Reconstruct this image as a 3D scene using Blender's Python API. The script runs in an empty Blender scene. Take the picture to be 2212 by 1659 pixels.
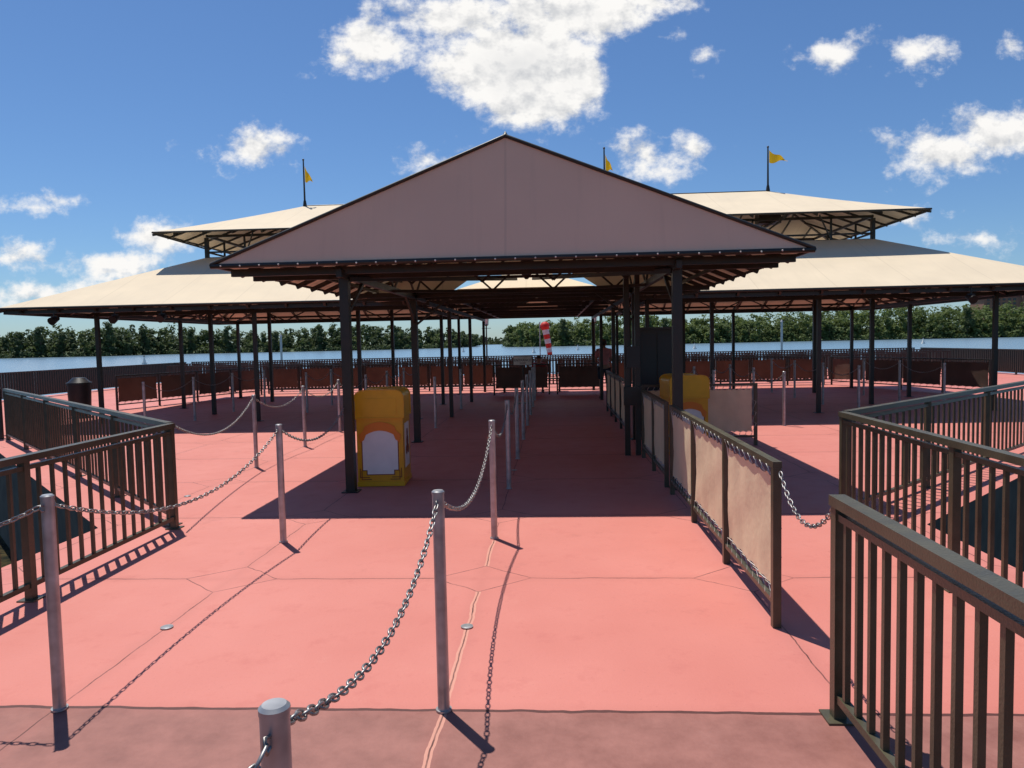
import bpy, math, random
import numpy as np
from mathutils import Vector, Matrix
R=random.Random(11)
NR=np.random.default_rng(5)
sc=bpy.context.scene; coll=sc.collection
V=Vector
# ---------------------------------------------------------------- materials
def N(nt,t,**k):
    n=nt.nodes.new(t)
    for a,b in k.items(): setattr(n,a,b)
    return n
def setin(nt,n,i,v):
    if hasattr(v,'is_output'): nt.links.new(v,n.inputs[i])
    else: n.inputs[i].default_value=v
def math_(nt,op,a,b=0.0,c=0.0,clamp=False):
    n=N(nt,'ShaderNodeMath',operation=op,use_clamp=clamp)
    setin(nt,n,0,a); setin(nt,n,1,b); setin(nt,n,2,c)
    return n.outputs[0]
def mixc(nt,f,a,b,bt='MIX'):
    n=N(nt,'ShaderNodeMixRGB',blend_type=bt)
    setin(nt,n,0,f); setin(nt,n,1,a); setin(nt,n,2,b)
    return n.outputs[0]
def noise(nt,vec,scale,detail=4,rough=.55):
    n=N(nt,'ShaderNodeTexNoise'); n.inputs['Scale'].default_value=scale
    n.inputs['Detail'].default_value=detail; n.inputs['Roughness'].default_value=rough
    if vec is not None: nt.links.new(vec,n.inputs['Vector'])
    return n.outputs['Fac']
def c4(c): return (c[0],c[1],c[2],1)
def mat(name,col,rough=.6,metal=0,var=.25,scale=6,bump=0,bscale=60,transl=0,coord='Object',dirt=0,seam=0):
    m=bpy.data.materials.new(name); m.use_nodes=True; nt=m.node_tree
    b=nt.nodes['Principled BSDF']; b.inputs['Roughness'].default_value=rough; b.inputs['Metallic'].default_value=metal
    tc=N(nt,'ShaderNodeTexCoord').outputs[coord]
    nz=noise(nt,tc,scale,2)
    f=math_(nt,'MULTIPLY_ADD',nz,2.2,-.6,clamp=True)
    lo=c4([x*(1-var) for x in col]); hi=c4([min(1,x*(1+var*.5)) for x in col])
    col_=mixc(nt,f,lo,hi)
    if dirt>0:
        n2=noise(nt,tc,scale*.23,4,.7); g=math_(nt,'MULTIPLY_ADD',n2,3.5,-1.9,clamp=True)
        g=math_(nt,'MULTIPLY',g,dirt)
        col_=mixc(nt,g,col_,c4([x*.5 for x in col]))
    if seam>0:
        s=N(nt,'ShaderNodeSeparateXYZ'); nt.links.new(tc,s.inputs[0])
        ln=math_(nt,'LESS_THAN',math_(nt,'PINGPONG',s.outputs[0],seam),.012)
        col_=mixc(nt,math_(nt,'MULTIPLY',ln,.16),col_,c4([x*.4 for x in col]))
        mp=N(nt,'ShaderNodeVectorMath',operation='MULTIPLY'); nt.links.new(tc,mp.inputs[0]); mp.inputs[1].default_value=(6,.4,.4)
        stv=math_(nt,'MULTIPLY_ADD',noise(nt,mp.outputs[0],1,3,.7),3,-1.6,clamp=True)
        col_=mixc(nt,math_(nt,'MULTIPLY',stv,.16),col_,c4([x*.5 for x in col]))
    nt.links.new(col_,b.inputs['Base Color'])
    rr=math_(nt,'MULTIPLY_ADD',nz,.2,rough-.1,clamp=True); nt.links.new(rr,b.inputs['Roughness'])
    if bump>0:
        bn=N(nt,'ShaderNodeBump'); bn.inputs['Strength'].default_value=bump; bn.inputs['Distance'].default_value=.01
        nt.links.new(noise(nt,tc,bscale,1),bn.inputs['Height']); nt.links.new(bn.outputs[0],b.inputs['Normal'])
    if transl>0:
        t=N(nt,'ShaderNodeBsdfTranslucent'); nt.links.new(col_,t.inputs[0])
        ms=N(nt,'ShaderNodeMixShader'); ms.inputs[0].default_value=transl
        nt.links.new(b.outputs[0],ms.inputs[1]); nt.links.new(t.outputs[0],ms.inputs[2])
        nt.links.new(ms.outputs[0],nt.nodes['Material Output'].inputs[0])
    return m
M={}
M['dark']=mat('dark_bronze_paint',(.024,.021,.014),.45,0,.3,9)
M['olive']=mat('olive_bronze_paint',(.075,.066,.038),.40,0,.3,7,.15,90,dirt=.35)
M['steel']=mat('brushed_steel',(.42,.42,.42),.42,.62,.3,14,dirt=.4)
M['chain']=mat('galvanised_chain',(.32,.31,.30),.45,.85,.4,30)
M['tan']=mat('cream_awning_canvas',(.72,.60,.43),.85,0,.08,1.3,transl=.03,dirt=.12,seam=.75)
M['gable']=mat('warmed_awning_canvas',(.95,.62,.42),.9,0,.06,.9,.1,25,transl=.08,dirt=.14,seam=1.6)  # awning canvas colour brightened and warmed to offset the gable's blue shade
M['canvas']=mat('barrier_canvas',(.74,.58,.38),.85,0,.12,3,.25,18,transl=.08,dirt=.18)
M['canvasshade']=mat('shaded_barrier_canvas',(.14,.085,.062),.9,0,.25,2,transl=.03,dirt=.3)  # dark copy of the barrier canvas, backlit shade put into its colour
M['cord']=mat('white_cord',(.66,.63,.58),.7)
M['gold']=mat('golden_yellow_paint',(.76,.385,.008),.38,0,.12,5,.05,60,dirt=.18)
M['amber']=mat('amber_yellow_paint',(.74,.345,.008),.40,0,.12,5,.05,60,dirt=.25)
M['orange']=mat('orange_paint',(.76,.20,.012),.4,0,.1)
M['white']=mat('white_paint',(.80,.77,.70),.45,0,.08,6,dirt=.15)
M['maroon']=mat('maroon_outline_paint',(.22,.045,.010),.5)
M['black']=mat('black_plastic',(.014,.014,.015),.4)
M['flag']=mat('yellow_flag_cloth',(.74,.46,.015),.8,0,.1,5,transl=.3)
M['concrete']=mat('seawall_concrete',(.105,.088,.064),.9,0,.5,2.5,.5,12,dirt=.7)
M['skin']=mat('skin',(.38,.22,.15),.5)
M['pinkshirt']=mat('pink_shirt_cloth',(.58,.25,.25),.85)
M['redshirt']=mat('red_shirt_cloth',(.30,.045,.04),.85)
M['navy']=mat('dark_shorts_cloth',(.03,.035,.05),.85)
M['hair']=mat('brown_hair',(.04,.022,.014),.6)
M['shoe']=mat('shoe_leather',(.08,.06,.05),.6)
M['red']=mat('red_nylon',(.68,.03,.015),.6,transl=.15)
M['whitenylon']=mat('white_nylon',(.72,.72,.72),.6,transl=.15)
M['signcream']=mat('sign_cream_paint',(.88,.85,.74),.5)
M['bark']=mat('bark',(.12,.09,.065),.95)
M['stucco']=mat('terracotta_stucco',(.30,.15,.11),.8,scale=.2)
M['glass']=mat('dark_window_glass',(.03,.035,.05),.15)
M['wood']=mat('bench_wood',(.18,.11,.06),.6)
M['lampglass']=mat('frosted_lamp_glass',(.7,.7,.65),.3)
M['grass']=mat('shore_grass',(.080,.105,.035),.95,0,.4,.05,coord='Object')

def leafmat(name,a,b):
    m=bpy.data.materials.new(name); m.use_nodes=True; nt=m.node_tree; p=nt.nodes['Principled BSDF']
    g=N(nt,'ShaderNodeNewGeometry'); tc=N(nt,'ShaderNodeTexCoord')
    nz=noise(nt,tc.outputs['Object'],.07,2); f=math_(nt,'MULTIPLY_ADD',nz,2.0,-.70)
    f=math_(nt,'MULTIPLY_ADD',g.outputs['Random Per Island'],.28,f,clamp=True)
    nt.links.new(mixc(nt,f,c4(a),c4(b)),p.inputs['Base Color']); p.inputs['Roughness'].default_value=.8
    t=N(nt,'ShaderNodeBsdfTranslucent'); t.inputs[0].default_value=c4(b)
    ms=N(nt,'ShaderNodeMixShader'); ms.inputs[0].default_value=.35
    nt.links.new(p.outputs[0],ms.inputs[1]); nt.links.new(t.outputs[0],ms.inputs[2]); nt.links.new(ms.outputs[0],nt.nodes['Material Output'].inputs[0])
    return m
M['leafD']=leafmat('dark_foliage',(.044,.072,.026),(.095,.13,.042))
M['leafL']=leafmat('light_foliage',(.060,.098,.026),(.145,.19,.050))

def floor_mat():
    m=bpy.data.materials.new('painted_concrete_floor'); m.use_nodes=True; nt=m.node_tree; p=nt.nodes['Principled BSDF']
    tc=N(nt,'ShaderNodeTexCoord').outputs['Object']; s=N(nt,'ShaderNodeSeparateXYZ'); nt.links.new(tc,s.inputs[0])
    wob=math_(nt,'MULTIPLY_ADD',noise(nt,tc,3.5,3),.05,-.025)
    u=math_(nt,'ADD',s.outputs[0],.52); w=math_(nt,'ADD',s.outputs[1],-3.11)
    du=math_(nt,'PINGPONG',math_(nt,'ADD',u,math_(nt,'MULTIPLY',wob,.8)),.9); dw=math_(nt,'PINGPONG',math_(nt,'ADD',w,wob),.9)
    big=noise(nt,tc,.55,3,.65); mid=noise(nt,tc,4,4,.7); fine=noise(nt,tc,60,2,.7)
    pink=mixc(nt,math_(nt,'MULTIPLY_ADD',big,2.4,-.7,clamp=True),(.520,.160,.125,1),(.585,.202,.162,1))
    pink=mixc(nt,math_(nt,'MULTIPLY_ADD',mid,2.6,-1.45,clamp=True),pink,(.46,.132,.108,1))
    stn=noise(nt,tc,1.3,6,.8)
    st=math_(nt,'MULTIPLY_ADD',stn,5,-3.0,clamp=True)
    pink=mixc(nt,math_(nt,'MULTIPLY',st,.55),pink,(.31,.092,.075,1))
    wn=math_(nt,'MULTIPLY_ADD',stn,-5,2.05,clamp=True)
    pink=mixc(nt,math_(nt,'MULTIPLY',wn,.35),pink,(.62,.27,.21,1))
    sp_=math_(nt,'GREATER_THAN',fine,.68)
    pink=mixc(nt,math_(nt,'MULTIPLY',sp_,.28),pink,(.30,.09,.07,1))
    old=mixc(nt,math_(nt,'MULTIPLY_ADD',mid,2.4,-.7,clamp=True),(.205,.072,.055,1),(.33,.135,.108,1))
    old=mixc(nt,math_(nt,'MULTIPLY',wn,.4),old,(.40,.20,.17,1))
    isold=math_(nt,'LESS_THAN',math_(nt,'ADD',w,math_(nt,'MULTIPLY',wob,.4)),0)
    col=mixc(nt,isold,pink,old)
    lj=math_(nt,'MULTIPLY',math_(nt,'LESS_THAN',math_(nt,'ABSOLUTE',math_(nt,'ADD',u,wob)),.017),math_(nt,'LESS_THAN',w,2.75))
    j1=math_(nt,'LESS_THAN',dw,.0055); j2=math_(nt,'LESS_THAN',du,.004)
    dsum=math_(nt,'ADD',math_(nt,'MULTIPLY',du,.8),dw)
    j3=math_(nt,'LESS_THAN',math_(nt,'ABSOLUTE',math_(nt,'ADD',dsum,-.27)),.0055)
    j3=math_(nt,'MULTIPLY',j3,math_(nt,'GREATER_THAN',w,.9))
    out=math_(nt,'GREATER_THAN',dsum,.27); out=math_(nt,'MAXIMUM',out,math_(nt,'LESS_THAN',w,.9))
    j=math_(nt,'MAXIMUM',math_(nt,'MULTIPLY',math_(nt,'MAXIMUM',j1,j2),out),j3)
    j=math_(nt,'MULTIPLY',j,math_(nt,'MULTIPLY_ADD',mid,1.8,-.15,clamp=True))
    col=mixc(nt,math_(nt,'MULTIPLY',lj,math_(nt,'MULTIPLY',out,.8)),col,(.66,.32,.23,1))
    soft=math_(nt,'MULTIPLY_ADD',math_(nt,'MINIMUM',du,dw),-12,1,clamp=True)
    col=mixc(nt,math_(nt,'MULTIPLY',soft,.2),col,(.36,.11,.085,1))
    edge=math_(nt,'LESS_THAN',math_(nt,'ABSOLUTE',math_(nt,'ADD',w,wob)),.011)
    j=math_(nt,'MAXIMUM',j,edge)
    col=mixc(nt,j,col,(.08,.02,.015,1))
    nt.links.new(col,p.inputs['Base Color'])
    nt.links.new(math_(nt,'MULTIPLY_ADD',mid,.3,.5),p.inputs['Roughness'])
    bn=N(nt,'ShaderNodeBump'); bn.inputs['Strength'].default_value=.35; bn.inputs['Distance'].default_value=.004
    nt.links.new(noise(nt,tc,35,2,.7),bn.inputs['Height']); nt.links.new(bn.outputs[0],p.inputs['Normal'])
    return m
M['floor']=floor_mat()
def water_mat():
    m=bpy.data.materials.new('lake_water'); m.use_nodes=True; nt=m.node_tree; p=nt.nodes['Principled BSDF']
    tc=N(nt,'ShaderNodeTexCoord').outputs['Object']
    s=N(nt,'ShaderNodeSeparateXYZ'); nt.links.new(tc,s.inputs[0])
    near=math_(nt,'LESS_THAN',s.outputs[1],16)
    nt.links.new(math_(nt,'MULTIPLY_ADD',near,.5,.22),p.inputs['Roughness'])
    nt.links.new(math_(nt,'MULTIPLY_ADD',near,-.47,.5),p.inputs['Specular IOR Level'])
    al=mixc(nt,math_(nt,'MULTIPLY_ADD',noise(nt,tc,2.2,6,.75),4,-1.9,clamp=True),(.012,.014,.009,1),(.11,.08,.03,1))
    nt.links.new(mixc(nt,near,(.16,.25,.32,1),al),p.inputs['Base Color'])
    bn=N(nt,'ShaderNodeBump'); bn.inputs['Strength'].default_value=.5; bn.inputs['Distance'].default_value=.08
    h=math_(nt,'ADD',noise(nt,tc,1.2,3,.6),math_(nt,'MULTIPLY',noise(nt,tc,.12,2),2))
    nt.links.new(h,bn.inputs['Height']); nt.links.new(bn.outputs[0],p.inputs['Normal'])
    return m
M['water']=water_mat()
# ---------------------------------------------------------------- mesh builder
class MB:
    def __init__(s): s.v=[];s.f=[];s.s=[];s.m=[]
    def add(s,vs,fs,smooth=False,mi=0):
        o=len(s.v); s.v+= [tuple(x) for x in vs]
        for f in fs: s.f.append([i+o for i in f]); s.s.append(smooth); s.m.append(mi)
    def box(s,a,b,mi=0):
        x0,y0,z0=a;x1,y1,z1=b
        s.add([(x0,y0,z0),(x1,y0,z0),(x1,y1,z0),(x0,y1,z0),(x0,y0,z1),(x1,y0,z1),(x1,y1,z1),(x0,y1,z1)],
          [(0,3,2,1),(4,5,6,7),(0,1,5,4),(1,2,6,5),(2,3,7,6),(3,0,4,7)],mi=mi)
    def beam(s,p,q,w,h,mi=0):
        p=V(p);q=V(q);d=(q-p).normalized();up=V((0,0,1))
        if abs(d.z)>.98: up=V((0,1,0))
        a=d.cross(up).normalized();b=a.cross(d)
        a=a*w/2;b=b*h/2
        s.add([p-a-b,p+a-b,p+a+b,p-a+b,q-a-b,q+a-b,q+a+b,q-a+b],[(0,1,2,3),(7,6,5,4),(4,5,1,0),(5,6,2,1),(6,7,3,2),(7,4,0,3)],mi=mi)
    def tube(s,p,q,r,n=10,r2=None,mi=0,caps=True):
        p=V(p);q=V(q);r2=r if r2 is None else r2
        d=(q-p).normalized();up=V((0,0,1)) if abs(d.z)<.95 else V((1,0,0))
        a=d.cross(up).normalized();b=a.cross(d)
        c=[(a*math.cos(2*math.pi*i/n)+b*math.sin(2*math.pi*i/n)) for i in range(n)]
        A=[p+x*r for x in c];B=[q+x*r2 for x in c]
        s.add(A+B,[(i,i+n,(i+1)%n+n,(i+1)%n) for i in range(n)],True,mi)
        if caps:
            s.add(A,[tuple(range(n))],mi=mi); s.add(B,[tuple(reversed(range(n)))],mi=mi)
    def rope(s,pts,r,n=5,mi=0):
        pts=[V(p) for p in pts]; vs=[];k=len(pts)
        for i,p in enumerate(pts):
            d=(pts[min(i+1,k-1)]-pts[max(i-1,0)])
            d=d.normalized() if d.length>1e-6 else V((0,0,1))
            up=V((0,0,1)) if abs(d.z)<.9 else V((1,0,0))
            a=d.cross(up).normalized();b=a.cross(d)
            for j in range(n): t=2*math.pi*j/n; vs.append(p+a*(r*math.cos(t))+b*(r*math.sin(t)))
        s.add(vs,[(i*n+j,(i+1)*n+j,(i+1)*n+(j+1)%n,i*n+(j+1)%n) for i in range(k-1) for j in range(n)],True,mi)
    def ell(s,c,r,nu=12,nv=8,mi=0):
        vs=[];fs=[]
        for j in range(nv+1):
            t=math.pi*j/nv
            for i in range(nu):
                a=2*math.pi*i/nu; vs.append((c[0]+r[0]*math.sin(t)*math.cos(a),c[1]+r[1]*math.sin(t)*math.sin(a),c[2]+r[2]*math.cos(t)))
        for j in range(nv):
            for i in range(nu): fs.append((j*nu+i,(j+1)*nu+i,(j+1)*nu+(i+1)%nu,j*nu+(i+1)%nu))
        s.add(vs,fs,True,mi)
    def grid(s,fn,nu,nv,mi=0,smooth=True):
        vs=[fn(i/nu,j/nv) for j in range(nv+1) for i in range(nu+1)]
        fs=[(j*(nu+1)+i,j*(nu+1)+i+1,(j+1)*(nu+1)+i+1,(j+1)*(nu+1)+i) for j in range(nv) for i in range(nu)]
        s.add(vs,fs,smooth,mi)
    def prism(s,prof,y0,y1,mi=0,smooth=False):
        n=len(prof)
        A=[(x,y0,z) for x,z in prof];B=[(x,y1,z) for x,z in prof]
        s.add(A+B,[(i,(i+1)%n,(i+1)%n+n,i+n) for i in range(n)],smooth,mi)
        s.add(A,[tuple(reversed(range(n)))],mi=mi); s.add(B,[tuple(range(n))],mi=mi)
    def obj(s,name,mats,parent=None,base=(0,0,0),loc=None,**props):
        me=bpy.data.meshes.new(name)
        bx,by,bz=base
        me.from_pydata([(x-bx,y-by,z-bz) for x,y,z in s.v],[],s.f)
        if not isinstance(mats,(list,tuple)): mats=[mats]
        for m in mats: me.materials.append(m)
        me.polygons.foreach_set('use_smooth',s.s); me.polygons.foreach_set('material_index',s.m); me.update()
        return mk(name,me,parent,loc if loc is not None else (base if parent is None else (0,0,0)),**props)
def mk(name,data,parent=None,loc=(0,0,0),**props):
    o=bpy.data.objects.new(name,data); coll.objects.link(o); o.location=loc
    if parent is not None: o.parent=parent
    for k,v in props.items(): o[k]=v
    return o
def empty(name,loc,**props):
    return mk(name,None,None,loc,**props)
def dup(o,loc,rot=None,**props):
    c=o.copy(); coll.objects.link(c); c.location=loc
    if rot is not None: c.rotation_euler=rot
    for k,v in props.items(): c[k]=v
    def rec(src,dst):
        for ch in list(src.children):
            k=ch.copy(); coll.objects.link(k); k.parent=dst; rec(ch,k)
    rec(o,c)
    return c
# ---------------------------------------------------------------- camera
yaw=math.radians(3.3)
cam=bpy.data.cameras.new('camera'); cam.lens=25.2; cam.sensor_width=36; cam.clip_end=9000; cam.clip_start=.05
co=bpy.data.objects.new('camera',cam); coll.objects.link(co); sc.camera=co
co.matrix_world=Matrix.Translation((0,0,1.65))@Matrix.Rotation(yaw,4,'Z')@Matrix.Rotation(math.radians(90-3.38),4,'X')@Matrix.Rotation(math.radians(-1.2),4,'Z')
# ---------------------------------------------------------------- light
sd=V((-.228,.307,1)).normalized()
sl=bpy.data.lights.new('sun','SUN'); sl.energy=5.0; sl.angle=math.radians(.5); sl.color=(1,.95,.87)
so=bpy.data.objects.new('sun',sl); coll.objects.link(so); so.rotation_euler=(-sd).to_track_quat('-Z','Y').to_euler(); so.location=(0,0,40)
wd=bpy.data.worlds.new('World'); sc.world=wd; wd.use_nodes=True; nt=wd.node_tree
try:
    wd.cycles.sampling_method='MANUAL'; wd.cycles.sample_map_resolution=256
except Exception: pass
bg=nt.nodes['Background']; bg.inputs[1].default_value=.082
sky=N(nt,'ShaderNodeTexSky'); sky.sky_type='NISHITA'; sky.sun_disc=False
sky.sun_elevation=math.asin(sd.z); sky.sun_rotation=math.atan2(sd.x,sd.y); sky.altitude=0; sky.air_density=1; sky.dust_density=.3; sky.ozone_density=3
tc=N(nt,'ShaderNodeTexCoord').outputs['Generated']
vr=N(nt,'ShaderNodeVectorRotate',rotation_type='Z_AXIS'); nt.links.new(tc,vr.inputs['Vector']); vr.inputs['Angle'].default_value=-yaw
s=N(nt,'ShaderNodeSeparateXYZ'); nt.links.new(vr.outputs[0],s.inputs[0])
yy=math_(nt,'MAXIMUM',s.outputs[1],.05)
cx=N(nt,'ShaderNodeCombineXYZ'); nt.links.new(math_(nt,'DIVIDE',s.outputs[0],yy),cx.inputs[0]); nt.links.new(math_(nt,'DIVIDE',s.outputs[2],yy),cx.inputs[1])
P=cx.outputs[0]
clouds=[(.015,.375,.130,.070),(.04,.325,.100,.042),(-.183,.410,.078,.036),(-.221,.390,.045,.026),(-.08,.437,.120,.040),(.10,.44,.13,.045),(.093,.35,.060,.052),(.19,.456,.09,.028),(.214,.41,.035,.014),
(-.354,.268,.070,.032),(-.085,.252,.045,.020),(.19,.252,.070,.032),(.263,.259,.026,.014),(.446,.384,.038,.020),(.543,.384,.056,.027),(.612,.245,.115,.040),(.668,.268,.080,.042),
(-.491,.156,.070,.024),(-.563,.119,.085,.024),(-.683,.131,.050,.024),(-.624,.208,.045,.012),(-.643,.080,.12,.020),(.69,.39,.022,.018),(.27,.383,.014,.011),(.645,.13,.045,.011),(.55,.156,.026,.009)]
f=None
for a,b,rx,ry in clouds:
    mul=N(nt,'ShaderNodeVectorMath',operation='MULTIPLY_ADD'); nt.links.new(P,mul.inputs[0]); mul.inputs[1].default_value=(1/rx,1/ry,0); mul.inputs[2].default_value=(-a/rx,-b/ry,0)
    ln=N(nt,'ShaderNodeVectorMath',operation='LENGTH'); nt.links.new(mul.outputs[0],ln.inputs[0])
    v=math_(nt,'MULTIPLY_ADD',ln.outputs['Value'],-ry,ry)
    f=v if f is None else math_(nt,'MAXIMUM',f,v)
def fb(off,sc_=15,det=7):
    mp=N(nt,'ShaderNodeVectorMath',operation='MULTIPLY_ADD'); nt.links.new(P,mp.inputs[0]); mp.inputs[1].default_value=(1,1.25,1); mp.inputs[2].default_value=off
    return noise(nt,mp.outputs[0],sc_,det,.62)
n0=fb((3,1,.3)); n1=fb((3-.006,1+.020,.3),15,4)
dens=math_(nt,'ADD',math_(nt,'MULTIPLY',f,48),math_(nt,'MULTIPLY_ADD',n0,5.8,-2.85))
front=math_(nt,'GREATER_THAN',s.outputs[1],.1)
alpha=N(nt,'ShaderNodeMapRange',interpolation_type='SMOOTHSTEP'); nt.links.new(dens,alpha.inputs[0]); alpha.inputs[1].default_value=-.2; alpha.inputs[2].default_value=1.25
al=math_(nt,'MULTIPLY',alpha.outputs[0],front)
lit=math_(nt,'MULTIPLY_ADD',math_(nt,'SUBTRACT',n0,n1),3.0,.88,clamp=True)
thick=math_(nt,'MULTIPLY_ADD',dens,-.12,1.22,clamp=True)
lit=math_(nt,'MULTIPLY',math_(nt,'MAXIMUM',lit,.45),math_(nt,'MAXIMUM',thick,.70))
cc=mixc(nt,lit,(4.9,5.3,6.0,1),(11.9,11.7,11.4,1))
skyc=mixc(nt,1.0,sky.outputs[0],(.76,1.0,1.27,1),'MULTIPLY')
nt.links.new(mixc(nt,al,skyc,cc),bg.inputs[0])
sc.view_settings.view_transform='Standard'; sc.view_settings.look='None'; sc.view_settings.exposure=0
# ---------------------------------------------------------------- setting
b=MB(); b.add([(-6000,-200,-4),(6000,-200,-4),(6000,8000,-4),(-6000,8000,-4)],[(0,1,2,3)]); b.obj('ground',M['concrete'],kind='structure')
b=MB(); b.add([(-6000,-200,-1.5),(6000,-200,-1.5),(6000,7000,-1.5),(-6000,7000,-1.5)],[(0,1,2,3)]); b.obj('water',M['water'],kind='structure')
poly=[(3.2,-4),(3.2,6.3),(10.2,13.3),(18,21.1),(18,36),(-19,36),(-19,21.1),(-11.2,13.3),(-4.25,6.35),(-4.25,-4)]
b=MB(); b.add([(x,y,0) for x,y in poly],[tuple(range(len(poly)))]); b.obj('deck_floor',M['floor'],kind='structure')
b=MB(); n=len(poly)
b.add([(x,y,-.004) for x,y in poly]+[(x,y,-2.5) for x,y in poly],[(i,i+n,(i+1)%n+n,(i+1)%n) for i in range(n)])
b.obj('seawall',M['concrete'],label='grey weathered concrete wall holding up the pink deck',category='wall')
front_=[(-900,330),(-420,345),(-330,350),(-235,362),(-225,395),(-160,400),(-95,410),(-66,450),(-62,520),(-108,905),(-49,900),(-24,430),(-12,402),(60,395),(150,400),(240,385),(330,370),(450,360),(900,340)]
def shore_pts(step,u0=-420,u1=450):
    out=[]
    for (a,bb) in zip(front_[:-1],front_[1:]):
        L=math.hypot(bb[0]-a[0],bb[1]-a[1]); k=max(1,int(L/step))
        for i in range(k):
            t=(i+R.random()*.6)/k; x=a[0]+(bb[0]-a[0])*t; y=a[1]+(bb[1]-a[1])*t
            if u0<x<u1: out.append((x,y))
    return out
b=MB(); top=[(x,y+2,-1.2) for x,y in front_]; n=len(top)
b.add([(x,y,-1.7) for x,y in front_]+top,[(i,i+1,i+1+n,i+n) for i in range(n-1)])
b.add(top+[(3000,3000,1),(-3000,3000,1)],[tuple(range(n+2))])
b.obj('land',M['grass'],kind='structure')
def leaves(lobes,per,size):
    out=[]
    for (c,r) in lobes:
        k=per
        d=NR.normal(size=(k,3)); d/=np.linalg.norm(d,axis=1)[:,None]
        rad=NR.uniform(.5,1.12,size=(k,1)); pc=np.array(c)+d*np.array(r)*rad
        t1=NR.normal(size=(k,3)); t1/=np.linalg.norm(t1,axis=1)[:,None]
        nn=d+NR.normal(size=(k,3))*.4+np.array([0,0,.5])
        t1=np.cross(nn,t1); t1/=np.linalg.norm(t1,axis=1)[:,None]; t2=np.cross(nn,t1); t2/=np.linalg.norm(t2,axis=1)[:,None]
        sz=NR.uniform(.5,1.2,size=(k,1))*size; s2=sz*NR.uniform(.5,1,size=(k,1))
        out.append(np.stack([pc-t1*sz,pc+t2*s2,pc+t1*sz*.9,pc-t2*s2],axis=1))
    return np.concatenate(out)
def leafmesh(name,q):
    k=len(q); me=bpy.data.meshes.new(name); me.vertices.add(k*4); me.vertices.foreach_set('co',q.reshape(-1).astype(np.float32))
    me.loops.add(k*4); me.loops.foreach_set('vertex_index',np.arange(k*4,dtype=np.int32))
    me.polygons.add(k); me.polygons.foreach_set('loop_start',np.arange(0,k*4,4,dtype=np.int32)); me.update(calc_edges=True)
    return me
def lobes_for(kind,h,x=0,y=0,z=0):
    L=[]
    if kind=='bush':
        for i in range(3):
            e=h*R.uniform(.6,.9); L.append(((x+R.uniform(-2,2),y+R.uniform(-1,1),z+h*R.uniform(.2,.55)),(e*1.3,e,e*.6)))
    elif kind=='oak':
        cr=h*R.uniform(.38,.52)
        L.append(((x,y,z+h*.45),(cr*.85,cr*.7,h*.42)))
        for i in range(9):
            a=R.uniform(0,6.28); rr=cr*R.uniform(.35,.95); hh=h*R.uniform(.12,.88)
            e=cr*R.uniform(.22,.42); L.append(((x+math.cos(a)*rr,y+math.sin(a)*rr,z+hh),(e,e,e*.8)))
    else:
        for i in range(8):
            hh=h*(.26+.72*i/7.5); rr=h*.13*R.uniform(.2,1)*(1.15-i/9); a=R.uniform(0,6.28)
            e=h*R.uniform(.07,.13); L.append(((x+math.cos(a)*rr,y+math.sin(a)*rr,z+hh),(e*1.3,e*1.3,e*.85)))
    return L
for mname,lab,lo,hi in (('leafD','dense green wood of pines and oaks along the far shore',-430,-20),('leafL','bright green wood of broadleaf trees along the far shore',-22,460)):
    qs=[]
    for row,(off,h0,h1,st) in enumerate(((.5,2.5,4.5,2.6),(3,4.5,8,4),(7,8,12.5,4.5),(14,11,14.5,5),(24,12.5,15.5,5.5),(38,14,16.5,6))):
        for (x,y) in shore_pts(st,lo,hi):
            h=R.uniform(h0,h1)*(1+.10*math.sin(x*.045)+.05*math.sin(x*.13+1))
            if lo>-100: h*=1.0 if row==0 else (1.10+.34*min(1,max(0,(x-40)/220)))
            if y>480: h*=.8
            if -100<x<-60: h*=.8
            if R.random()<.10 and row>1: h*=1.12
            kd='bush' if row==0 else ('pine' if (row>1 and lo<-100 and R.random()<.45) else 'oak')
            qs.append(leaves(lobes_for(kd,h,x+R.uniform(-3,3),y+off+R.uniform(-1,3)*(row>0),-1.3),{'oak':27,'pine':24,'bush':20}[kd],.82 if kd!='bush' else .65))
    q=np.concatenate(qs); me=leafmesh('far_wood',q); me.materials.append(M[mname])
    mk('far_wood',me,kind='stuff',label=lab,category='wood')
tmpl=[]
for kind,h in (('oak',11),('oak',9),('pine',17),('pine',15)):
    b=MB(); b.tube((0,0,-.3),(.2,.1,h*.55),h*.016,7,h*.010); 
    for k in range(5):
        a=R.uniform(0,6.28); z0=h*R.uniform(.3,.6); b.tube((.1,.05,z0),(math.cos(a)*h*.2,math.sin(a)*h*.2,z0+h*.18),h*.008,5,h*.003)
    if kind=='pine': b.tube((.2,.1,h*.55),(.1,0,h*.95),h*.010,6,h*.004)
    t=empty(kind+'_tree',(0,0,0)); b.obj('trunk',M['bark'],t)
    me=leafmesh('crown',leaves(lobes_for(kind,h),130,.55)); me.materials.append(M['leafL' if kind=='oak' else 'leafD']); mk('crown',me,t)
    tmpl.append((t,kind))
first=set()
pts=[p for p in shore_pts(11,-330,330) if p[1]<470]; R.shuffle(pts)
for (x,y) in pts[:40]:
    i=R.choice([2,3,2,3,1]) if x<-60 else R.choice([0,1,0,1,2]); t,kind=tmpl[i]
    pr=dict(label=('rounded green oak tree at the lake edge' if kind=='oak' else 'tall slim pine tree at the lake edge'),category='tree',group='trees standing along the lake shore')
    if i not in first:
        first.add(i); t.location=(x,y+2.5,-1.2); o=t
        for k,v in pr.items(): t[k]=v
    else: o=dup(t,(x,y+2.5,-1.2),(0,0,R.uniform(0,6.28)),**pr)
    sfac=R.uniform(.75,1.05); o.scale=(sfac*1.1,sfac*1.1,sfac)
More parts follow.
